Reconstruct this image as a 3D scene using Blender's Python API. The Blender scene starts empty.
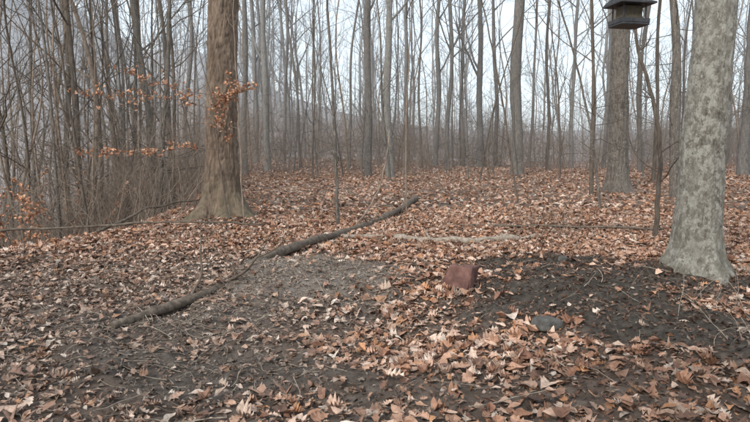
import bpy, bmesh, math, numpy as np
from mathutils import Vector
from mathutils import noise as mn
rng = np.random.default_rng(7)
S = bpy.context.scene

# ------------------------------------------------------------------ noise
def _h(i, j, s):
    n = (i * 374761393 + j * 668265263 + s * 2147483647) & 0xffffffff
    n = ((n ^ (n >> 13)) * 1274126177) & 0xffffffff
    n = n ^ (n >> 16)
    return (n & 0xffff) / 65535.0
def vn(x, y, s=0, per=0):
    x = np.asarray(x, float); y = np.asarray(y, float)
    xi = np.floor(x).astype(np.int64); yi = np.floor(y).astype(np.int64)
    fx = x - xi; fy = y - yi
    fx = fx*fx*(3-2*fx); fy = fy*fy*(3-2*fy)
    x1 = xi + 1
    if per:
        xi = xi % per; x1 = x1 % per
    a = _h(xi, yi, s); b = _h(x1, yi, s); c = _h(xi, yi+1, s); d = _h(x1, yi+1, s)
    return (a*(1-fx)+b*fx)*(1-fy)+(c*(1-fx)+d*fx)*fy - 0.5
def fbm(x, y, s=0, o=4):
    t = 0; a = 1
    for k in range(o):
        t = t + a*vn(x*2**k+k*17.3, y*2**k+k*9.1, s+k); a *= .5
    return t
def sm(a, b, x):
    t = np.clip((x-a)/(b-a), 0, 1); return t*t*(3-2*t)
def ell(x, y, cx, cy, rx, ry, soft=.35, nz=.35):
    d = np.sqrt(((x-cx)/rx)**2+((y-cy)/ry)**2) + nz*fbm(x*2.2, y*2.2, 31, 4)
    return 1-sm(1-soft, 1+soft, d)

# ------------------------------------------------------------------ terrain
def T(x, y):
    x = np.asarray(x, float); y = np.asarray(y, float)
    xe = np.interp(y, [-20, 5, 8, 12, 25, 60, 200], [-4.3, -3.9, -3.1, -3.6, -6.5, -18, -60])
    s = np.maximum(0, xe-x)
    z = -11*(1-np.exp(-(s**1.3)*.05))
    z = z + 66*np.exp(-(((x+115)/68)**2+((y-125)/80)**2))*sm(20, 70, np.hypot(x, y))
    z = z + .045*np.maximum(0, y-42)*(1-sm(120, 400, y)*.6)
    z = z + .02*np.maximum(0, x-4)*sm(6, 30, y)
    z = z + .5*fbm(x*.09, y*.09, 3, 2)*sm(8, 30, np.hypot(x, y))
    near = 1-sm(12, 25, np.hypot(x, y))
    z = z + (.07*fbm(x*.9, y*.9, 5, 3)+.025*fbm(x*5, y*5, 9, 3))*near
    z = z - .16*np.exp(-(((x-.2)/.7)**2+((y-3.5)/.75)**2)*1.0)
    z = z + .09*np.exp(-(((x+.55)/.6)**2+((y-4.4)/.5)**2))
    z = z + .12*np.exp(-(((x-1.5)/.75)**2+((y-4.1)/.9)**2))
    z = z + .06*np.exp(-(((x-2.4)/.5)**2+((y-4.4)/.5)**2))
    z = z + .10*np.exp(-(((x+2.15)/.7)**2+((y-8.1)/.7)**2))
    z = z + .08*fbm(x*4, y*4, 77, 4)*np.maximum(ell(x, y, 1.5, 4.0, 1.1, 1.5), ell(x, y, -.8, 3.8, 1.5, 1.8))
    return z
def ashp(x, y): return ell(x, y, -.35, 4.65, .62, .75, .5, 1.0)
def pale(x, y):
    return np.maximum(np.maximum(ashp(x, y), .6*ell(x, y, -1.1, 3.7, .5, .35, .4, .8)), .25*ell(x, y, -1.8, 3.4, 2.2, 2))
def bare(x, y):
    b = ell(x, y, 1.42, 4.0, .72, 1.35, .2, .7)
    b = np.maximum(b, ell(x, y, 2.05, 4.2, .75, .6, .3, .7))
    b = np.maximum(b, .85*ell(x, y, -.75, 2.65, .8, .28, .3, .9))
    b = np.maximum(b, .6*ell(x, y, .75, 2.35, .6, .22, .3, .8))
    b = np.maximum(b, .75*ell(x, y, -1.35, 3.3, .9, .35, .4, 1.0))
    b = np.maximum(b, .85*ashp(x, y))
    b = np.maximum(b, .65*sm(.1, .33, fbm(x*1.1, y*1.1, 55, 4))*(1-sm(4.5, 8, y)))
    return b

# ------------------------------------------------------------------ mesh helpers
class B:
    def __init__(s): s.V = []; s.F = []; s.C = []; s.n = 0; s.M = []
    def add(s, v, f, c=None, m=0):
        s.V.append(v); s.F.append(f+s.n); s.n += len(v); s.M.append(np.full(len(f), m))
        if c is not None: s.C.append(c)
    def tube(s, P, R, k=6, m=0, cap=False):
        P = np.asarray(P, float); R = np.asarray(R, float)
        t = np.gradient(P, axis=0); t /= np.linalg.norm(t, axis=1)[:, None]+1e-9
        ref = np.array([0, 0, 1.]) if abs(t[:, 2]).mean() < .8 else np.array([1., 0, 0])
        u = np.cross(t, ref); u /= np.linalg.norm(u, axis=1)[:, None]+1e-9
        w = np.cross(t, u)
        a = np.arange(k)*2*np.pi/k
        v = P[:, None]+R[:, None, None]*(u[:, None]*np.cos(a)[None, :, None]+w[:, None]*np.sin(a)[None, :, None])
        n = len(P); i = np.arange(n-1)[:, None]*k; j = np.arange(k)[None]; j1 = (j+1) % k
        f = np.stack([i+j, i+j1, i+k+j1, i+k+j], -1).reshape(-1, 4)
        s.add(v.reshape(-1, 3), f, m=m)
        if cap:
            for e in (0, n-1):
                vv = np.vstack([v[e], P[e][None], P[e][None]])
                ff = np.array([[q, (q+1) % k, k, k+1] for q in range(k)])
                vv[k+1] += 1e-4
                s.add(vv, ff, m=m)
    def obj(s, name, mats, smooth=True, parent=None, link=True):
        V = np.concatenate(s.V).astype(np.float32); F = np.concatenate(s.F).astype(np.int32)
        me = bpy.data.meshes.new(name)
        me.vertices.add(len(V)); me.vertices.foreach_set("co", V.ravel())
        me.loops.add(F.size); me.loops.foreach_set("vertex_index", F.ravel())
        me.polygons.add(len(F)); me.polygons.foreach_set("loop_start", np.arange(len(F), dtype=np.int32)*4)
        for m in mats: me.materials.append(m)
        me.update(calc_edges=True)
        me.polygons.foreach_set("material_index", np.concatenate(s.M).astype(np.int32))
        me.polygons.foreach_set("use_smooth", np.full(len(F), smooth))
        if s.C:
            C = np.concatenate(s.C); C = np.hstack([C, np.ones((len(C), 1))]).astype(np.float32)
            at = me.color_attributes.new("tint", 'FLOAT_COLOR', 'POINT'); at.data.foreach_set("color", C.ravel())
        me.update()
        if not link: return me
        o = bpy.data.objects.new(name, me); S.collection.objects.link(o)
        if parent: o.parent = parent
        return o
def empty(name, loc=(0, 0, 0)):
    e = bpy.data.objects.new(name, None); e.location = loc; S.collection.objects.link(e); e.empty_display_size = .1
    return e

# ------------------------------------------------------------------ materials
def mat(name):
    m = bpy.data.materials.new(name); m.use_nodes = True
    nt = m.node_tree; p = nt.nodes["Principled BSDF"]; p.inputs["Roughness"].default_value = .85
    p.inputs["Specular IOR Level"].default_value = .25
    return m, nt, p
def N(nt, t, **k):
    n = nt.nodes.new(t)
    for a, b in k.items():
        if hasattr(n, a): setattr(n, a, b)
        else: n.inputs[a].default_value = b
    return n
def ramp(nt, stops, src):
    r = nt.nodes.new("ShaderNodeValToRGB"); e = r.color_ramp.elements
    while len(e) < len(stops): e.new(.5)
    for q, (p, c) in zip(e, stops): q.position = p; q.color = (*c, 1)
    nt.links.new(src, r.inputs[0]); return r.outputs[0]
def mix(nt, f, a, b, mode='MIX'):
    m = nt.nodes.new("ShaderNodeMix"); m.data_type = 'RGBA'; m.blend_type = mode
    for s, v in ((m.inputs[0], f), (m.inputs[6], a), (m.inputs[7], b)):
        if hasattr(v, 'links') or hasattr(v, 'is_linked'): nt.links.new(v, s)
        else: s.default_value = v if not isinstance(v, tuple) else (*v, 1)
    return m.outputs[2]
def haze(nt, col, d0=17, d1=110, mx=.93, hz=(.42, .44, .465)):  # aerial haze painted into base colour by distance from origin; no fog volume
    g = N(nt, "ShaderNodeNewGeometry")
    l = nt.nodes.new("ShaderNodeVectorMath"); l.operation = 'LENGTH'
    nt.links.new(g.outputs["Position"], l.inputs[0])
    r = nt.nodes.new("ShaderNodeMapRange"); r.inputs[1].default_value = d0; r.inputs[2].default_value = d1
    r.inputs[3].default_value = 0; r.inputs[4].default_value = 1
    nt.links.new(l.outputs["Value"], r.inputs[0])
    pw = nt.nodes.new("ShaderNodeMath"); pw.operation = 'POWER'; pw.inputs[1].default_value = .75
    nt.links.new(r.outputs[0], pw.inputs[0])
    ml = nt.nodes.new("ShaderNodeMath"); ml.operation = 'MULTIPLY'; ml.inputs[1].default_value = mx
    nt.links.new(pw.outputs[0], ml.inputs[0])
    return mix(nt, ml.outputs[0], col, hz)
def tc(nt, sx, sy, sz):
    t = N(nt, "ShaderNodeTexCoord"); m = N(nt, "ShaderNodeMapping"); m.inputs["Scale"].default_value = (sx, sy, sz)
    nt.links.new(t.outputs["Object"], m.inputs[0]); return m.outputs[0]
def noise(nt, v, sc, det=6, ro=.6, out="Fac"):
    n = N(nt, "ShaderNodeTexNoise"); n.inputs["Scale"].default_value = sc; n.inputs["Detail"].default_value = det
    n.inputs["Roughness"].default_value = ro; nt.links.new(v, n.inputs["Vector"]); return n.outputs[out]
def bump(nt, p, h, st=.5, di=.02):
    b = N(nt, "ShaderNodeBump"); b.inputs["Strength"].default_value = st; b.inputs["Distance"].default_value = di
    nt.links.new(h, b.inputs["Height"]); nt.links.new(b.outputs[0], p.inputs["Normal"])

def bark(name, dark, mid, light, lichen=None, lth=.55, moss=None, hz=True, zs=.2, ns=28, lsc=11, lsc2=34, lamt=1.0):
    m, nt, p = mat(name)
    v = tc(nt, 1, 1, zs); n1 = noise(nt, v, ns, 9, .7)
    col = ramp(nt, [(.34, dark), (.5, mid), (.66, light)], n1)
    big = noise(nt, tc(nt, 1, 1, .5), 2.6, 5, .65)
    col = mix(nt, ramp(nt, [(.35, (0, 0, 0)), (.7, (.45, .45, .45))], big), col, light)
    if lichen:
        l = noise(nt, tc(nt, 1, 1, .75), lsc, 9, .75)
        k = ramp(nt, [(lth-.03, (0, 0, 0)), (lth+.06, (lamt,)*3)], l)
        col = mix(nt, k, col, lichen)
        l2 = noise(nt, tc(nt, 1, 1, .8), lsc2, 4, .6)
        k2 = ramp(nt, [(.58, (0, 0, 0)), (.66, (.8*lamt,)*3)], l2)
        col = mix(nt, k2, col, tuple(c*1.15 for c in lichen))
        k3 = ramp(nt, [(.34, (.7, .7, .7)), (.42, (0, 0, 0))], noise(nt, tc(nt, 1, 1, .6), lsc2*.7, 5, .7))
        col = mix(nt, k3, col, dark)
    if moss:
        t = N(nt, "ShaderNodeTexCoord"); s = N(nt, "ShaderNodeSeparateXYZ"); nt.links.new(t.outputs["Object"], s.inputs[0])
        r = nt.nodes.new("ShaderNodeMapRange"); r.inputs[1].default_value = .05; r.inputs[2].default_value = .8
        r.inputs[3].default_value = .5; r.inputs[4].default_value = 0
        nt.links.new(s.outputs["Z"], r.inputs[0])
        q = nt.nodes.new("ShaderNodeMath"); q.operation = 'MULTIPLY'; nt.links.new(r.outputs[0], q.inputs[0])
        nt.links.new(ramp(nt, [(.4, (0, 0, 0)), (.6, (1, 1, 1))], noise(nt, tc(nt, 1, 1, .5), 7)), q.inputs[1])
        col = mix(nt, q.outputs[0], col, moss)
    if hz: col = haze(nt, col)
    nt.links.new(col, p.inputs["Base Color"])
    bump(nt, p, n1, 1.0, .03)
    return m
M_oak = bark("oak_bark", (.04, .029, .022), (.145, .105, .077), (.26, .2, .15), moss=(.1, .1, .055), hz=False, zs=.22, ns=22)
M_lich = bark("lichen_bark", (.07, .06, .048), (.175, .158, .132), (.27, .255, .22), lichen=(.37, .36, .315), lth=.5, moss=(.12, .11, .075), hz=False, zs=.45, ns=30, lsc=19, lsc2=60, lamt=.85)
M_grey = bark("grey_bark", (.04, .034, .029), (.12, .105, .09), (.22, .197, .172), lichen=(.27, .265, .235), lth=.62)
M_brn = bark("brown_bark", (.038, .03, .024), (.108, .087, .068), (.185, .155, .128))
M_pale = bark("pale_bark", (.07, .065, .057), (.18, .167, .148), (.28, .268, .24), lichen=(.34, .335, .3), lth=.6)
def simple(name, a, b, sc=20, hz=True, rough=.85, bs=.4, zs=1, **k):
    m, nt, p = mat(name); n = noise(nt, tc(nt, 1, 1, zs), sc)
    c = ramp(nt, [(.3, a), (.7, b)], n)
    if hz: c = haze(nt, c, **k)
    nt.links.new(c, p.inputs["Base Color"]); p.inputs["Roughness"].default_value = rough
    bump(nt, p, n, bs, .01); return m
M_twig = simple("twig", (.13, .097, .075), (.31, .25, .2), 9, mx=.75, d0=22)
M_dead = simple("dead_wood", (.13, .105, .08), (.4, .34, .28), 30, hz=False)
M_logd = simple("log_wood", (.05, .038, .03), (.2, .16, .125), 26, hz=False, bs=.8)
def leafmat(name):
    m, nt, p = mat(name); a = N(nt, "ShaderNodeVertexColor"); a.layer_name = "tint"
    n = noise(nt, tc(nt, 1, 1, 1), 60, 3)
    c = mix(nt, 1.0, a.outputs[0], ramp(nt, [(.3, (.62, .59, .57)), (.7, (1.15, 1.15, 1.15))], n), 'MULTIPLY')
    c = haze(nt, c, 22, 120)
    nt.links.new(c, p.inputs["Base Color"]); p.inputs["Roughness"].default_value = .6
    return m
M_leaf = leafmat("dead_leaf")

# ground
mg, nt, p = mat("forest_floor")
vc = N(nt, "ShaderNodeVertexColor"); vc.layer_name = "tint"
sep = N(nt, "ShaderNodeSeparateColor"); nt.links.new(vc.outputs[0], sep.inputs[0])
co = tc(nt, 1, 1, 1)
nz = noise(nt, co, 16, 12, .78)
soil = ramp(nt, [(.33, (.032, .026, .021)), (.5, (.088, .073, .06)), (.68, (.2, .172, .143))], nz)
ash = ramp(nt, [(.33, (.1, .083, .068)), (.5, (.28, .245, .215)), (.65, (.48, .44, .4))], nz)
soil = mix(nt, sep.outputs[1], soil, ash)
vo = N(nt, "ShaderNodeTexVoronoi"); vo.inputs["Scale"].default_value = 11
dn = noise(nt, co, 6, 3, .5, "Color")
ad = nt.nodes.new("ShaderNodeVectorMath"); ad.operation = 'MULTIPLY_ADD'; ad.inputs[1].default_value = (.25, .25, .25)
nt.links.new(dn, ad.inputs[0]); nt.links.new(co, ad.inputs[2]); nt.links.new(ad.outputs[0], vo.inputs["Vector"])
sv = N(nt, "ShaderNodeSeparateColor"); nt.links.new(vo.outputs["Color"], sv.inputs[0])
lf = ramp(nt, [(0, (.1, .06, .045)), (.3, (.2, .13, .098)), (.6, (.31, .21, .162)), (.85, (.41, .305, .245)), (1, (.5, .4, .335))], sv.outputs[0])
lf = mix(nt, ramp(nt, [(.35, (0, 0, 0)), (.65, (.7, .7, .7))], noise(nt, co, .8, 6)), lf, (.2, .14, .11))
c = mix(nt, sep.outputs[0], lf, soil)
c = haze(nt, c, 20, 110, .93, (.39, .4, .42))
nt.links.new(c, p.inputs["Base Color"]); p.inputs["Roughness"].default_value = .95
bump(nt, p, nz, 1, .06)

def grid():
    u = np.linspace(-math.asinh(250), math.asinh(250), 520); X = 2*np.sinh(u)
    w = np.linspace(-math.asinh(30), math.asinh(250), 560); Y = 4+2*np.sinh(w)
    gx, gy = np.meshgrid(X, Y)
    z = T(gx, gy); b = np.maximum(bare(gx, gy), (1-sm(9, 16, np.hypot(gx, gy)))*.6)
    v = np.stack([gx, gy, z], -1).reshape(-1, 3)
    n, m = gx.shape
    i = np.arange(n-1)[:, None]*m; j = np.arange(m-1)[None]
    f = np.stack([i+j, i+j+1, i+m+j+1, i+m+j], -1).reshape(-1, 4)
    C = np.stack([b.ravel(), pale(gx, gy).ravel(), 0*b.ravel()], -1)
    bb = B(); bb.add(v, f, C); bb.obj("forest_ground", [mg])
grid()

# ------------------------------------------------------------------ leaves
def leaf_tpl(kind, cup, arch, twist):
    if kind == 'oak':
        t = np.array([0, .12, .22, .31, .42, .52, .64, .73, .86, .94, 1.]); w = np.array([.012, .07, .22, .12, .31, .16, .34, .2, .25, .15, .02])
    elif kind == 'beech':
        t = np.array([0, .15, .35, .55, .8, 1.]); w = np.array([.01, .16, .27, .27, .15, .01])
    elif kind == 'maple':
        t = np.array([0, .1, .25, .38, .5, .62, .8, 1.]); w = np.array([.02, .34, .44, .28, .42, .2, .16, .01])
    else:
        t = np.array([0, .4, 1.]); w = np.array([.03, .3, .02])
    y = t-.5
    r = np.random.default_rng(int(abs(cup*1000+arch*77)))
    L = np.stack([-w*(1+.15*r.normal(size=len(w))), y, cup*w*w*3+0*w], 1)
    R = np.stack([w*(1+.15*r.normal(size=len(w))), y, cup*w*w*3+twist*w*.6], 1)
    Cn = np.stack([.04*np.sin(t*4), y, 0*t], 1)
    for A in (L, Cn, R): A[:, 2] += arch*(A[:, 1]**2)*1.6+twist*A[:, 1]*A[:, 0]*2.4
    n = len(t); v = np.stack([L, Cn, R], 1).reshape(-1, 3)
    f = []
    for i in range(n-1):
        for j in range(2): f.append([i*3+j, i*3+j+1, i*3+j+4, i*3+j+3])
    return v, np.array(f)
NEAR = [leaf_tpl(k, c, a, t) for k, c, a, t in [('oak', .35, .3, .2), ('oak', -.6, -.55, .4), ('beech', .7, .1, -.3), ('oak', .2, -.8, .5), ('maple', .5, -.4, .3),
        ('beech', .5, -.4, -.3), ('beech', .9, .3, .2), ('beech', -.6, .5, .5), ('oak', 1.1, .6, .4)]]
FAR = [leaf_tpl('x', c, a, t) for c, a, t in [(.8, .3, .2), (-.8, -.3, .3), (.5, -.5, -.4)]]
PAL = np.array([(.46, .28, .195), (.55, .375, .285), (.36, .195, .125), (.61, .465, .375), (.28, .15, .102), (.17, .098, .07), (.48, .25, .135), (.64, .54, .46)])
def place(bb, tpls, P, size, tilt, col, yaw=None):
    n = len(P); k = rng.integers(0, len(tpls), n)
    yaw = rng.uniform(0, 2*np.pi, n) if yaw is None else yaw
    tx = rng.normal(0, 1, n)*tilt; ty = rng.normal(0, 1, n)*tilt
    for q, (tv, tf) in enumerate(tpls):
        I = np.where(k == q)[0]
        if not len(I): continue
        v = tv[None]*size[I][:, None, None]*np.array([1, 1, 1.])
        v = v*np.stack([rng.uniform(.7, 1.15, len(I)), np.ones(len(I)), rng.uniform(.3, 1.6, len(I))], 1)[:, None]
        cx, sx = np.cos(tx[I])[:, None], np.sin(tx[I])[:, None]
        y = v[..., 1]*cx-v[..., 2]*sx; z = v[..., 1]*sx+v[..., 2]*cx; x = v[..., 0]
        cy, sy = np.cos(ty[I])[:, None], np.sin(ty[I])[:, None]
        x, z = x*cy+z*sy, -x*sy+z*cy
        c, s = np.cos(yaw[I])[:, None], np.sin(yaw[I])[:, None]
        x, y = x*c-y*s, x*s+y*c
        W = np.stack([x, y, z], -1)+P[I][:, None]
        m = tv.shape[0]
        F = (tf[None]+(np.arange(len(I))*m)[:, None, None]).reshape(-1, 4)
        bb.add(W.reshape(-1, 3), F, np.repeat(col[I], m, 0))
def scatter(n, y0, y1, kx=.8, k0=1.6):
    Y = np.sqrt(rng.uniform(0, 1, n)*(y1**2-y0**2)+y0**2)
    return rng.uniform(-1, 1, n)*(kx*Y+k0), Y
def colours(x, y, n):
    w = np.array([.22, .18, .15, .12, .13, .08, .07, .05])
    c = PAL[rng.choice(len(PAL), n, p=w)]*rng.uniform(.75, 1.15, (n, 1))
    dark = np.clip(np.maximum(ell(x, y, 2.0, 2.2, 1.6, .8), .45*ell(x, y, -1.9, 3.0, 1.9, 1.4)), 0, 1)  # near-right leaves carry painted shade in their tint; left zone is browner litter
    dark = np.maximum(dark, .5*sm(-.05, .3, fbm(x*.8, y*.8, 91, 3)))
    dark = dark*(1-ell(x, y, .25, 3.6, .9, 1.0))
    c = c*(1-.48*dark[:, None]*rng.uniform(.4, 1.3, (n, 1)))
    g = ell(x, y, -1.9, 3.6, 2.0, 1.9)[:, None]*.3
    lum = c.mean(1, keepdims=True)
    return c*(1-g)+lum*g*np.array([1.12, 1, .88])
bb = B()
x, y = scatter(86000, 1.2, 9.8)
keep = rng.uniform(0, 1, len(x)) > bare(x, y)*.95
left = ell(x, y, -2.0, 3.5, 2.2, 2.0)
keep &= rng.uniform(0, 1, len(x)) > .25*left
x, y = x[keep], y[keep]; n = len(x)
hol = ell(x, y, .25, 3.6, .8, .9)
size = (.036+.062*rng.uniform(0, 1, n)**1.4)*(1+.25*hol)*(1-.25*ell(x, y, -2, 3.5, 2, 1.9))
P = np.stack([x, y, T(x, y)+rng.uniform(.003, .024, n)], 1)
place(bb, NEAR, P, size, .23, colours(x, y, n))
x, y = scatter(150000, 1.2, 7.5)
keep = rng.uniform(0, 1, len(x)) > bare(x, y)*.35; x, y = x[keep], y[keep]; n = len(x)
P = np.stack([x, y, T(x, y)+rng.uniform(.002, .012, n)], 1)
bz = bare(x, y)[:, None]*(1-pale(x, y)[:, None])
pl = pale(x, y)[:, None]
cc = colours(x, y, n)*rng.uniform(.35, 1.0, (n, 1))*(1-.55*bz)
cc = cc*(1-.5*pl)+.5*pl*np.array([.44, .38, .32])*rng.uniform(.5, 1.25, (n, 1))
place(bb, FAR, P, rng.uniform(.01, .04, n), .4, cc)
x, y = scatter(120000, 9, 38, .85, 2)
keep = rng.uniform(0, 1, len(x)) > .4*sm(.05, .4, fbm(x*.5, y*.5, 12, 3)); x, y = x[keep], y[keep]; n = len(x)
P = np.stack([x, y, T(x, y)+rng.uniform(.01, .04, n)], 1)
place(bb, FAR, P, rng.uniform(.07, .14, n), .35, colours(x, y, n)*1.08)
bb.obj("leaf_litter", [M_leaf], smooth=False)

# ------------------------------------------------------------------ woody growth
def walk(p, d, L, n, wob, up, r):
    p = np.array(p, float); d = np.array(d, float); d /= np.linalg.norm(d)
    P = [p]; st = L/n
    for i in range(n):
        d = d+r.normal(0, wob, 3)+np.array([0, 0, up]); d /= np.linalg.norm(d)
        p = p+d*st; P.append(p)
    return np.array(P)
def grow(bb, p, d, L, rad, depth, r, k=5, wob=.12, up=.06, kids=(6, 5, 3), m=0):
    n = 7 if depth == 0 else (5 if depth == 1 else 4)
    P = walk(p, d, L, n, wob, up, r)
    bb.tube(P, np.linspace(rad, rad*.25, len(P)), k if depth == 0 else max(3, k-2), m)
    if depth >= len(kids): return
    for _ in range(kids[depth]):
        t = r.uniform(.25, .98)*(len(P)-1); i = int(t); q = P[i]+(P[min(i+1, len(P)-1)]-P[i])*(t-i)
        dd = P[min(i+1, len(P)-1)]-P[max(i-1, 0)]; dd /= np.linalg.norm(dd)
        s = r.normal(0, 1, 3); s -= dd*s.dot(dd); s /= np.linalg.norm(s)
        nd = dd*.75+s*r.uniform(.5, .95)
        grow(bb, q, nd, L*r.uniform(.35, .6), rad*.42, depth+1, r, k, wob*1.2, up, kids, m)
def tree(bb, H, r0, r, lean=(0, 0), k=10, first=.28, limbs=11, kids=(4, 3), bend=.02, twigs=4, flare=.35):
    n = 30; z = H*np.linspace(0, 1, n)**1.2
    ph = r.uniform(0, 6.28, 6)
    def wv(a, b): return bend*z*np.sin(z*.5+a)*.5+.05*np.sin(z*1.1+b)*np.minimum(z, 2)*.5+.1*bend*20*np.sin(z*.23+a*b)
    cx = lean[0]*z+wv(ph[0], ph[1]); cx -= cx[0]
    cy = lean[1]*z+wv(ph[2], ph[3]); cy -= cy[0]
    rad = r0*(1-.82*(z/H)**1.0)+r0*flare*np.exp(-z/(r0*1.2)); rad *= 1+.08*r.normal(size=n)*np.minimum(1, z)
    z2 = z.copy(); z2[0] = -.4
    bb.tube(np.stack([cx, cy, z2], 1), rad, k)
    for i in range(limbs):
        t = first+(1-first)*r.uniform(0, 1)**.9*.96; zz = t*H
        q = np.array([np.interp(zz, z, cx), np.interp(zz, z, cy), zz]); rr = np.interp(zz, z, rad)
        a = r.uniform(0, 6.28); el = r.uniform(.5, 1.5)
        grow(bb, q, (math.cos(a), math.sin(a), el), H*(1-t*.75)*r.uniform(.18, .38), rr*.42, 0, r, 5, .11, .05, kids)
    for i in range(twigs):
        zz = r.uniform(.08, first)*H; q = np.array([np.interp(zz, z, cx), np.interp(zz, z, cy), zz])
        a = r.uniform(0, 6.28)
        grow(bb, q, (math.cos(a), math.sin(a), r.uniform(-.1, .8)), r.uniform(.5, 1.8), .009+.015*r0, 0, r, 4, .16, .02, (4, 2))

# bearing ratio (x/y), distance, radius, lean, height, bark
L_ = [(-.60, 16, .07, .05, 13, 0), (-.50, 11.5, .07, -.075, 14, 1), (-.515, 14, .08, -.03, 15, 0), (-.48, 12.5, .045, .02, 12, 1), (-.447, 19, .07, 0.01, 16, 1),
      (-.43, 15, .05, .03, 13, 0), (-.41, 22, .1, -.02, 18, 1), (-.372, 13, .08, -.035, 15, 0), (-.353, 18, .08, 0.01, 16, 1), (-.32, 24, .1, .02, 18, 0),
      (-.222, 22, .12, .015, 19, 0), (-.183, 24, .14, -.01, 20, 2), (-.156, 30, .1, .02, 19, 0), (-.127, 27, .07, -.04, 16, 1), (-.107, 19, .035, 0.02, 12, 1),
      (-.044, 26, .07, .02, 17, 0), (-.012, 21, .14, -.012, 20, 0), (.026, 20, .15, -.006, 20, 2), (.053, 30, .12, .02, 20, 0), (.08, 25, .06, -.05, 16, 1),
      (.103, 28, .13, .02, 20, 0), (.124, 24, .1, -.02, 19, 0), (.15, 34, .13, 0, 21, 1), (.178, 27, .15, .01, 20, 0), (.207, 31, .12, -.02, 20, 1),
      (.243, 21, .22, .006, 22, 0), (.262, 29, .08, .05, 18, 1), (.294, 24, .07, -.02, 17, 1), (.335, 30, .11, 0, 19, 0), (.372, 13.5, .05, -.06, 12, 1),
      (.39, 26, .1, .03, 18, 0), (.452, 22, .09, .015, 18, 1), (.478, 17, .06, -.03, 15, 1), (.515, 12.5, .1, -.012, 17, 0), (.555, 25, .1, .015, 18, 1),
      (.63, 19, .17, -.01, 19, 0), (.655, 14, .09, .03, 17, 1), (.60, 31, .13, 0, 20, 1), (.70, 22, .14, 0, 20, 0), (-.70, 13, .08, 0, 15, 0), (-.75, 18, .1, .02, 16, 1), (.80, 16, .13, 0, 18, 0)]
for i, (b, d, r0, ln, H, bk) in enumerate(L_):
    r = np.random.default_rng(100+i); q = B()
    tree(q, H, r0, r, (ln, r.uniform(-.03, .03)), 10, r.uniform(.14, .3), 12, (5, 3), bend=.03 if r0 > .1 else .05, twigs=6 if r0 > .1 else 9)
    o = q.obj("bare_tree", [[M_grey, M_brn, M_pale][bk]]); o.location = (b*d, d, float(T(b*d, d)))

# distant mass of trees: a few shared meshes, many instances
tpl = []; thin = []; shrub = []
for i in range(7):
    r = np.random.default_rng(500+i); q = B()
    tree(q, 17+i*.8, .085+.012*i, r, (r.uniform(-.03, .03), 0), 6, .16, 14, (5, 4), bend=.04, twigs=8)
    tpl.append(q.obj("distant_tree_mesh", [[M_grey, M_brn][i % 2]], link=False))
for i in range(6):
    r = np.random.default_rng(700+i); q = B()
    tree(q, 7+i*1.1, .03+.005*i, r, (r.uniform(-.08, .08), r.uniform(-.05, .05)), 5, .15, 9, (4, 3), bend=.09, twigs=6)
    thin.append(q.obj("young_tree_mesh", [[M_grey, M_brn, M_twig][i % 3]], link=False))
for i in range(5):
    r = np.random.default_rng(800+i); q = B()
    for _ in range(9):
        a = r.uniform(0, 6.28); s = r.uniform(.1, .8)
        grow(q, (r.normal(0, .5), r.normal(0, .5), -.1), (math.cos(a)*s, math.sin(a)*s, 1), r.uniform(1.2, 3.2), r.uniform(.008, .016), 0, r, 4, .14, .0, (6, 4))
    shrub.append(q.obj("shrub_mesh", [M_twig], link=False))
E = empty("distant_forest")
r = np.random.default_rng(9); cnt = 0
def inst(me, xx, yy, s0, s1, par=None, nm="tree"):
    global cnt
    o = bpy.data.objects.new("%s_%d" % (nm, cnt), me); S.collection.objects.link(o); o.parent = par or E
    o.location = (xx, yy, float(T(xx, yy))); o.rotation_euler = (r.normal(0, .04), r.normal(0, .04), r.uniform(0, 6.28))
    s = r.uniform(s0, s1); o.scale = (s, s, s*r.uniform(.85, 1.1)); cnt += 1
k = 0
while k < 90:
    yy = r.uniform(32, 75); xx = r.uniform(-.9, .95)*yy
    if xx < -.22*yy and r.uniform() < .6: continue
    inst(tpl[r.integers(0, 7)], xx, yy, .6, 1.1); k += 1
k = 0
while k < 330:
    yy = r.uniform(60, 170); xx = r.uniform(-1.1, .9)*yy
    if xx > -.15*yy and r.uniform() < .65: continue
    inst(tpl[r.integers(0, 7)], xx, yy, .5, .9); k += 1
for i in range(300):
    yy = r.uniform(13, 50); xx = r.uniform(-.8, .85)*yy
    if i > 240: yy = r.uniform(10, 22); xx = -yy*r.uniform(.33, .7)
    if xx > -.25*yy and yy < 17: continue
    inst(thin[r.integers(0, 6)], xx, yy, .6, 1.2)
H_ = empty("shrub_thicket")
for i in range(420):
    yy = r.uniform(24, 75); xx = r.uniform(-.8, .85)*yy
    inst(shrub[r.integers(0, 5)], xx, yy, .7, 1.35, H_, "shrub")
for i in range(85):
    yy = r.uniform(10, 24); xx = -yy*r.uniform(.36, .75)
    inst(shrub[r.integers(0, 5)], xx, yy, .5, .95, H_, "shrub")

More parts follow.
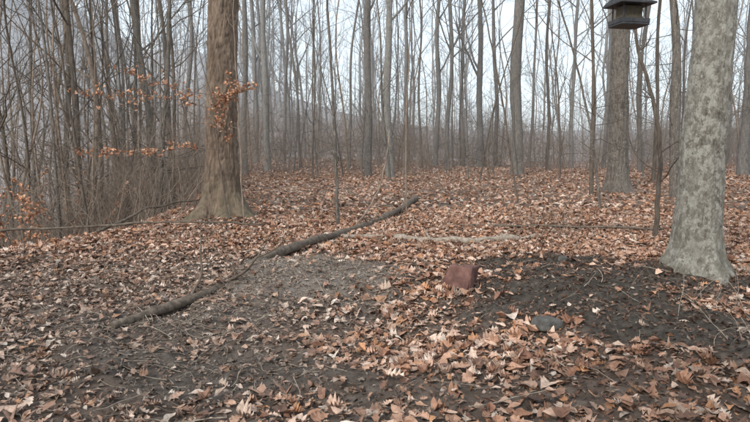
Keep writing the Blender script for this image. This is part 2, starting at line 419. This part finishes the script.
# understory brush
q = B(); r = np.random.default_rng(21)
for i in range(3200):
    if i < 1300:
        yy = r.uniform(8.5, 26); xx = -.3*yy*r.uniform(.75, 2.7)+r.normal(0, .3)
        if xx > -3.0: continue
    else:
        yy = 14+25*r.uniform()**.8; xx = r.uniform(-.75, .8)*yy
        if yy < 19 and r.uniform() < .7: continue
    z = float(T(xx, yy)); h = r.uniform(.5, 2.4)
    a = r.uniform(0, 6.28); s = r.uniform(.05, .6)
    grow(q, (xx, yy, z-.05), (math.cos(a)*s, math.sin(a)*s, 1), h, r.uniform(.004, .010), 0, r, 4, .14, .0, (5, 2))
q.obj("understory_brush", [M_twig])
q = B()
for i in range(420):
    yy = r.uniform(5.5, 15); xx = r.uniform(-.42, .62)*yy
    if yy < 7.5 and abs(xx) < 1.6: continue
    z = float(T(xx, yy)); a = r.uniform(0, 6.28); s = r.uniform(.1, .6)
    grow(q, (xx, yy, z), (math.cos(a)*s, math.sin(a)*s, 1), r.uniform(.15, .8), r.uniform(.0015, .004), 0, r, 4, .15, 0, (3,))
q.obj("seedling_stems", [M_twig])
q = B()
for i in range(34):
    xx = r.uniform(1.6, 2.7); yy = r.uniform(2.5, 3.7)
    z = float(T(xx, yy)); a = r.uniform(0, 6.28)
    grow(q, (xx, yy, z), (math.cos(a)*.5, math.sin(a)*.5, 1), r.uniform(.12, .5), r.uniform(.001, .0026), 0, r, 4, .2, -.03, (2,))
q.obj("dry_weeds", [M_dead])
q = B()
for i in range(600):
    xx, yy = scatter(1, 1.6, 11); xx = float(xx[0]); yy = float(yy[0]); a = r.uniform(0, 6.28)
    L = r.uniform(.05, .4); P = walk((xx, yy, 0), (math.cos(a), math.sin(a), 0), L, 5, .14, 0, r)
    P[:, 2] = T(P[:, 0], P[:, 1])+.016+r.uniform(0, .03)*np.linspace(0, 1, 6)
    q.tube(P, np.linspace(1, .5, 6)*r.uniform(.001, .0038), 5)
for i in range(2000):
    if i < 900: xx = r.normal(-.4, .4); yy = r.normal(4.6, .4)
    else: xx = r.normal(-1.3, .9); yy = r.normal(3.5, .7)
    a = r.uniform(0, 6.28)
    P = walk((xx, yy, 0), (math.cos(a), math.sin(a), 0), r.uniform(.04, .16), 4, .2, 0, r)
    P[:, 2] = T(P[:, 0], P[:, 1])+r.uniform(.004, .028)
    q.tube(P, np.full(5, r.uniform(.0008, .002)), 3)
q.obj("fallen_twigs", [M_dead])

# ------------------------------------------------------------------ large near trunks
def bigtree(name, loc, H, r0, flare, fh, lean, material, seed, amp, nridge, limbz):
    r = np.random.default_rng(seed); q = B()
    z = np.concatenate([np.linspace(-.25, 4.2, 400), np.linspace(4.35, H, 50)]); k = 224
    th = np.arange(k)*2*np.pi/k
    Z, TH = np.meshgrid(z, th, indexing='ij'); zp = np.maximum(Z, 0)
    but = 1+.33*np.cos(TH*4+seed)+.25*np.cos(TH*3+seed*2.3)+.3*np.cos(TH*7+seed)
    R = r0*(1-.75*(zp/H)**1.2)+flare*np.exp(-zp/fh)*np.clip(but, .15, 2.2)*1.0+flare*.35*np.exp(-zp/(fh*3.5))
    u = TH/(2*np.pi)
    w = vn(u*8, Z*1.6, seed, 8)*.9
    sh = .35*vn(u*6, Z*2.2, seed+9, 6)/nridge*4
    rg = np.abs(vn((u+sh) % 1*nridge, Z*4.5+w*2, seed+1, nridge))*2
    rg2 = np.abs(vn((u+sh) % 1*nridge*2, Z*13+w, seed+2, nridge*2))*2
    R = R*(1+.07*vn(u*4, Z*1.1, seed+5, 4)) + amp*(rg-.5)+amp*.6*(rg2-.5)
    cx = lean[0]*zp+.03*np.sin(zp*.9+seed); cy = lean[1]*zp
    V = np.stack([cx+R*np.cos(TH), cy+R*np.sin(TH), Z], -1).reshape(-1, 3)
    n = len(z); i = np.arange(n-1)[:, None]*k; j = np.arange(k)[None]; j1 = (j+1) % k
    q.add(V, np.stack([i+j, i+j1, i+k+j1, i+k+j], -1).reshape(-1, 4))
    for t in range(12):
        zz = r.uniform(limbz, H*.97); a = r.uniform(0, 6.28)
        rr = r0*(1-.75*(zz/H)**1.2)
        grow(q, (lean[0]*zz, lean[1]*zz, zz), (math.cos(a), math.sin(a), r.uniform(.4, 1.1)), r.uniform(2, 5), rr*.4, 0, r, 7, .1, .05, (6, 4, 3))
    o = q.obj(name, [material]); o.location = (loc[0], loc[1], float(T(*loc))-.03); return o
bigtree("oak_tree", (-2.13, 8.1), 18, .215, .2, .17, (.035, .0), M_oak, 3, .022, 26, 5.5)
bigtree("lichen_covered_tree", (2.48, 4.4), 15, .15, .1, .13, (.0, .0), M_lich, 5, .008, 30, 4.5)
bigtree("maple_tree", (5.8, 14.0), 19, .22, .13, .2, (-.005, 0), M_grey, 8, .014, 30, 6)

def sapling(name, pts, r0, m, twigs=5, seed=1, tl=.5):
    r = np.random.default_rng(seed); q = B(); pts = np.array(pts, float)
    t = np.linspace(0, 1, 24); s = np.linspace(0, 1, len(pts))
    P = np.stack([np.interp(t, s, pts[:, i]) for i in range(3)], 1)
    for _ in range(3): P[1:-1] = (P[:-2]+P[1:-1]*2+P[2:])/4
    P[1:-1, :2] += r.normal(0, .006, (22, 2))
    o0 = P[0].copy(); P = P-o0
    q.tube(P, np.linspace(r0, r0*.45, 24), 7, cap=True)
    for _ in range(twigs):
        i = r.integers(4, 23); a = r.uniform(0, 6.28)
        grow(q, P[i], (math.cos(a), math.sin(a), .6), tl*r.uniform(.4, 1.4), r0*.3, 0, r, 5, .15, .03, (4, 2))
    o = q.obj(name, [m]); o.location = o0; return o
def g(x, y, dz=0): return (x, y, float(T(x, y))+dz)
sapling("sapling", [g(-.5, 7.9, -.05), (-.56, 7.95, 1.6), (-.66, 8, 3.4), (-.6, 8, 5.5)], .024, M_grey, 10, 2)
sapling("sapling", [g(-1.68, 7.4, -.05), (-1.72, 7.5, 1.2), (-1.78, 7.5, 2.6), (-1.7, 7.5, 4)], .01, M_twig, 9, 3)
sapling("sapling", [g(3.25, 6.7, -.05), (3.27, 6.7, .6), (3.3, 6.75, 1.1), (3.15, 6.8, 1.7), (2.95, 6.8, 2.3), (2.8, 6.9, 3.6)], .03, M_brn, 8, 4, .7)
sapling("sapling", [g(3.7, 9.5, -.05), (3.5, 9.5, 1.3), (3.2, 9.6, 2.6), (2.7, 9.6, 4.0)], .024, M_grey, 10, 5, .8)
sapling("arching_stem", [g(-.3, 7.6, -.02), (-.05, 7.7, .28), (.1, 7.8, .6), (.17, 7.8, 1.05), (.2, 7.9, 1.3)], .014, M_twig, 4, 6, .4)
sapling("sapling", [g(.5, 9.2, -.02), (.48, 9.2, 1.2), (.55, 9.2, 2.8), (.5, 9.2, 4.5)], .014, M_twig, 8, 7, .6)
sapling("sapling", [g(2.6, 10.5, -.02), (2.2, 10.5, 2.2), (1.9, 10.6, 3.6), (1.5, 10.6, 5)], .018, M_brn, 9, 8, .9)
sapling("sapling", [g(-4.3, 8.8, -.2), (-4.5, 8.8, 1.2), (-4.65, 8.8, 2.6), (-4.9, 8.8, 4.4)], .026, M_brn, 10, 9, .7)
sapling("sapling", [g(-3.3, 9.6, -.2), (-3.5, 9.6, 1.2), (-3.45, 9.6, 2.6), (-3.6, 9.6, 5)], .02, M_grey, 10, 10, .7)

# ------------------------------------------------------------------ logs
def log(name, pts, r0, r1, m, seed, stubs=3, k=20):
    r = np.random.default_rng(seed); q = B(); pts = np.array(pts, float); n = 110
    t = np.linspace(0, 1, n); s = np.linspace(0, 1, len(pts))
    P = np.stack([np.interp(t, s, pts[:, i]) for i in range(3)], 1)
    for _ in range(8): P[1:-1] = (P[:-2]+P[1:-1]*2+P[2:])/4
    P[:, :2] += .09*np.stack([vn(t*7, t*0, seed), vn(t*7, t*0+5, seed)], 1)
    P[:, 2] += .04*vn(t*11, t*0+2, seed)
    R = np.linspace(r0, r1, n)*(1+.5*vn(t*30, t*0, seed+3)+.25*vn(t*70, t*0, seed+4))
    q.tube(P, R, k, cap=True)
    for _ in range(stubs):
        i = r.integers(5, n-5); a = r.uniform(0, 6.28)
        grow(q, P[i], (math.cos(a), math.sin(a), .5), r.uniform(.15, .6), R[i]*.35, 0, r, 6, .15, 0, (2,))
    return q.obj(name, [m])
log("fallen_tree_trunk", [g(-1.5, 3.25, .01), g(-1.15, 4.0, .025), g(-.95, 4.8, .035), g(-.7, 5.7, .04), g(-.3, 7.2, .045), g(.0, 8.2, .05), g(.35, 9.3, .06), g(.75, 10.6, .09)], .03, .052, M_logd, 4, 9)
log("fallen_log", [g(-.5, 6.75, .01), g(.4, 6.6, .025), g(1.2, 6.5, .02), g(1.95, 6.65, .0)], .048, .036, M_dead, 6, 1)
log("fallen_pole", [(-4.4, 6.5, .1), (-3.2, 6.8, .13), (-2.2, 7.0, .15), g(-1.4, 7.3, .07)], .015, .01, M_logd, 7, 2)
log("fallen_branch", [g(.9, 7.6, .02), g(2.0, 7.4, .03), g(3.6, 7.2, .04), g(4.6, 7.6, .02)], .018, .01, M_logd, 9, 3)
log("fallen_branch", [g(-4.0, 7.2, .1), g(-3.2, 8.0, .2), (-2.5, 9.0, .3)], .02, .01, M_brn, 12, 3)
log("fallen_log", [(9.5, 13.5, 2.2), (10.5, 13.8, 3.1), (11.8, 14.2, 4.1)], .12, .1, M_grey, 13, 3)

# ------------------------------------------------------------------ beech saplings with clinging dead leaves
def beech(name, loc, stems, seed, dens=10, lsz=.05):
    r = np.random.default_rng(seed); q = B(); LP = []
    for (p, d, L, rad, up) in stems:
        P = walk(p, d, L, 12, .07, up, r); q.tube(P, np.linspace(rad, rad*.3, 13), 5)
        if rad > .011: continue
        for i in range(2, 13):
            for _ in range(3):
                a = r.normal(0, 1, 3); a[2] *= .3
                b = walk(P[i], a/np.linalg.norm(a)+(P[i]-P[i-1])/np.linalg.norm(P[i]-P[i-1]), r.uniform(.08, .28), 4, .15, 0, r)
                q.tube(b, np.linspace(.0025, .001, 5), 3)
                if r.uniform() < .85:
                    for _ in range(r.integers(3, dens)): LP.append(b[r.integers(1, 5)]+r.normal(0, .015, 3))
    q.C = [np.full((q.n, 3), (.14, .11, .09))]
    LP = np.array(LP); n = len(LP)
    c = np.array([(.55, .28, .16), (.46, .23, .13), (.62, .39, .26), (.36, .18, .11)])[rng.integers(0, 4, n)]*rng.uniform(.75, 1.15, (n, 1))
    place(q, [NEAR[6], NEAR[7]], LP, rng.uniform(.8, 1.3, n)*lsz, .9, c)
    o = q.obj(name, [M_leaf]); o.location = loc; return o
beech("beech_sapling", g(-1.9, 7.55), [
    ((0, 0, 0), (-.1, .05, 1), 3.4, .012, .03),
    ((-.05, 0, .95), (-1, -.1, .02), 1.9, .006, .0),
    ((-.1, .0, 1.45), (-1, -.1, .16), 1.7, .005, -.01),
    ((-.1, .0, 1.65), (-1, .1, -.05), 1.4, .004, .02),
    ((-.02, .0, .9), (.0, -.1, 1), .7, .004, .0),
    ((-.1, 0, 1.5), (.3, -.1, .4), .4, .004, 0)], 5, 12, .043)
beech("beech_bush", g(-4.6, 7.6), [((0, 0, 0), (a, b, 1), 1.3, .008, .0) for a, b in [(-.5, 0), (.1, .2), (.4, -.1), (-.2, -.3), (-.9, .1)]], 8, 12, .05)
beech("beech_bush", g(-5.6, 10.5), [((0, 0, 0), (a, b, 1), 2.0, .009, .0) for a, b in [(-.5, 0), (.3, .2), (.8, -.1), (-.2, -.3)]], 18, 8, .05)

# ------------------------------------------------------------------ salt block, stones
def rounded(name, dims, loc, rot, m, seed, bev=.03, nz=.008, chip=None, seg=4):
    bm = bmesh.new(); bmesh.ops.create_cube(bm, size=1)
    for v in bm.verts:
        v.co = Vector((v.co.x*dims[0], v.co.y*dims[1], v.co.z*dims[2]))
        if v.co.z > 0: v.co.x *= .86; v.co.y *= .9
        if chip and v.co.z > 0 and v.co.x < 0: v.co.z -= chip; v.co.x += chip*.4
    bmesh.ops.bevel(bm, geom=bm.edges[:], offset=bev, segments=seg, affect='EDGES', profile=.5)
    bmesh.ops.triangulate(bm, faces=bm.faces[:])
    bmesh.ops.subdivide_edges(bm, edges=bm.edges[:], cuts=5, use_grid_fill=True)
    for v in bm.verts:
        n = mn.fractal(v.co*11+Vector((seed, 0, 0)), 1, 2, 5); v.co += v.co.normalized()*n*nz
    me = bpy.data.meshes.new(name); bm.to_mesh(me); bm.free(); me.materials.append(m)
    for pl in me.polygons: pl.use_smooth = True
    o = bpy.data.objects.new(name, me); S.collection.objects.link(o); o.location = loc; o.rotation_euler = rot; return o
M_salt = simple("mineral_salt", (.08, .042, .036), (.21, .11, .092), 16, hz=False, rough=.85, bs=1)
M_stone = simple("stone", (.05, .047, .043), (.13, .125, .115), 18, hz=False, rough=.8)
rounded("mineral_salt_block", (.22, .2, .2), g(.65, 4.32, .075), (math.radians(-9), math.radians(9), math.radians(-30)), M_salt, 3, .018, .024, .035)
rounded("stone", (.15, .12, .06), g(.965, 3.2, .018), (0, .1, .3), M_stone, 9, .02, .016)
rounded("stone", (.09, .07, .05), g(1.6, 4.9, .02), (0, .1, .9), M_stone, 12, .02, .01)

# ------------------------------------------------------------------ hanging bird feeder
M_fd = simple("weathered_metal", (.03, .032, .036), (.07, .07, .075), 20, hz=False, rough=.6)
M_sd = simple("bird_seed", (.05, .04, .03), (.12, .1, .07), 90, hz=False)
F = empty("bird_feeder", (2.2, 5.2, 2.08)); F.rotation_euler = (0, 0, .2); F.scale = (.88, .88, 1)
def box(nm, c, d, m, par, bev=.004):
    bm = bmesh.new(); bmesh.ops.create_cube(bm, size=1)
    for v in bm.verts: v.co = Vector((v.co.x*d[0]+c[0], v.co.y*d[1]+c[1], v.co.z*d[2]+c[2]))
    bmesh.ops.bevel(bm, geom=bm.edges[:], offset=bev, segments=2, affect='EDGES')
    me = bpy.data.meshes.new(nm); bm.to_mesh(me); bm.free(); me.materials.append(m)
    o = bpy.data.objects.new(nm, me); S.collection.objects.link(o); o.parent = par; return o
box("tray", (0, 0, 0), (.3, .24, .02), M_fd, F)
for i, (a, b, c_, d_) in enumerate([(0, -.115, .3, .01), (0, .115, .3, .01), (-.146, 0, .01, .22), (.146, 0, .01, .22)]):
    box("lip_%d" % i, (a, b, .028), (c_, d_, .036), M_fd, F, .002)
box("seed_hopper", (0, 0, .085), (.2, .14, .145), M_sd, F)
for i, (a, b) in enumerate([(-.12, -.09), (.12, -.09), (-.12, .09), (.12, .09)]): box("post_%d" % i, (a, b, .09), (.012, .012, .155), M_fd, F, .002)
w = .19; dd = .16; q = B()
v = np.array([(-w, -dd, .165), (w, -dd, .165), (w, dd, .165), (-w, dd, .165), (-w*.9, 0, .235), (w*.9, 0, .235), (-w, -dd, .18), (w, -dd, .18), (w, dd, .18), (-w, dd, .18)])
q.add(v, np.array([[0, 3, 2, 1], [0, 1, 7, 6], [1, 2, 8, 7], [2, 3, 9, 8], [3, 0, 6, 9], [6, 7, 5, 4], [8, 9, 4, 5]])); q.add(np.array([v[7], v[8], v[5], v[5]+1e-4, v[9], v[6], v[4], v[4]+1e-4]), np.array([[0, 1, 2, 3], [4, 5, 6, 7]])); q.obj("roof", [M_fd], False, F)
q = B(); q.tube(np.array([(0, 0, .22), (.01, 0, .9), (.02, 0, 1.71)]), np.array([.003]*3), 6); q.obj("hanging_wire", [M_fd], parent=F)
log("overhanging_branch", [(2.48, 4.4, 3.7), (2.25, 5.2, 3.78), (2.1, 6.2, 4.0)], .035, .015, M_lich, 22, 3)

# ------------------------------------------------------------------ light, sky, camera
az = math.radians(215); el = math.radians(38)
w = bpy.data.worlds.new("World"); S.world = w; w.use_nodes = True; nt = w.node_tree
sk = nt.nodes.new("ShaderNodeTexSky"); sk.sky_type = 'NISHITA'; sk.sun_disc = False
sk.sun_elevation = el; sk.sun_rotation = az; sk.air_density = 1.0; sk.dust_density = 3.0; sk.ozone_density = 1.0
bg = nt.nodes["Background"]; bg.inputs[1].default_value = .15
# thin overcast: veil of pale cloud light over the physical sky
c = mix(nt, .7, sk.outputs[0], (8.9, 9.8, 10.4))
nt.links.new(c, bg.inputs[0])
sl = bpy.data.lights.new("sun", 'SUN'); sl.energy = 2.6; sl.angle = math.radians(9); sl.color = (1, .94, .86)
so = bpy.data.objects.new("sun", sl); S.collection.objects.link(so)
dv = Vector((math.sin(az)*math.cos(el), math.cos(az)*math.cos(el), math.sin(el)))
so.rotation_euler = dv.to_track_quat('Z', 'Y').to_euler()
cam = bpy.data.cameras.new("camera"); cam.lens = 28.0; cam.sensor_width = 36; cam.clip_end = 2000; cam.clip_start = .05
co_ = bpy.data.objects.new("camera", cam); S.collection.objects.link(co_); co_.location = (0, 0, 1.0)
co_.rotation_euler = (math.radians(90-5.9), 0, 0); S.camera = co_
S.view_settings.view_transform = 'Standard'; S.view_settings.look = 'None'; S.view_settings.exposure = 0
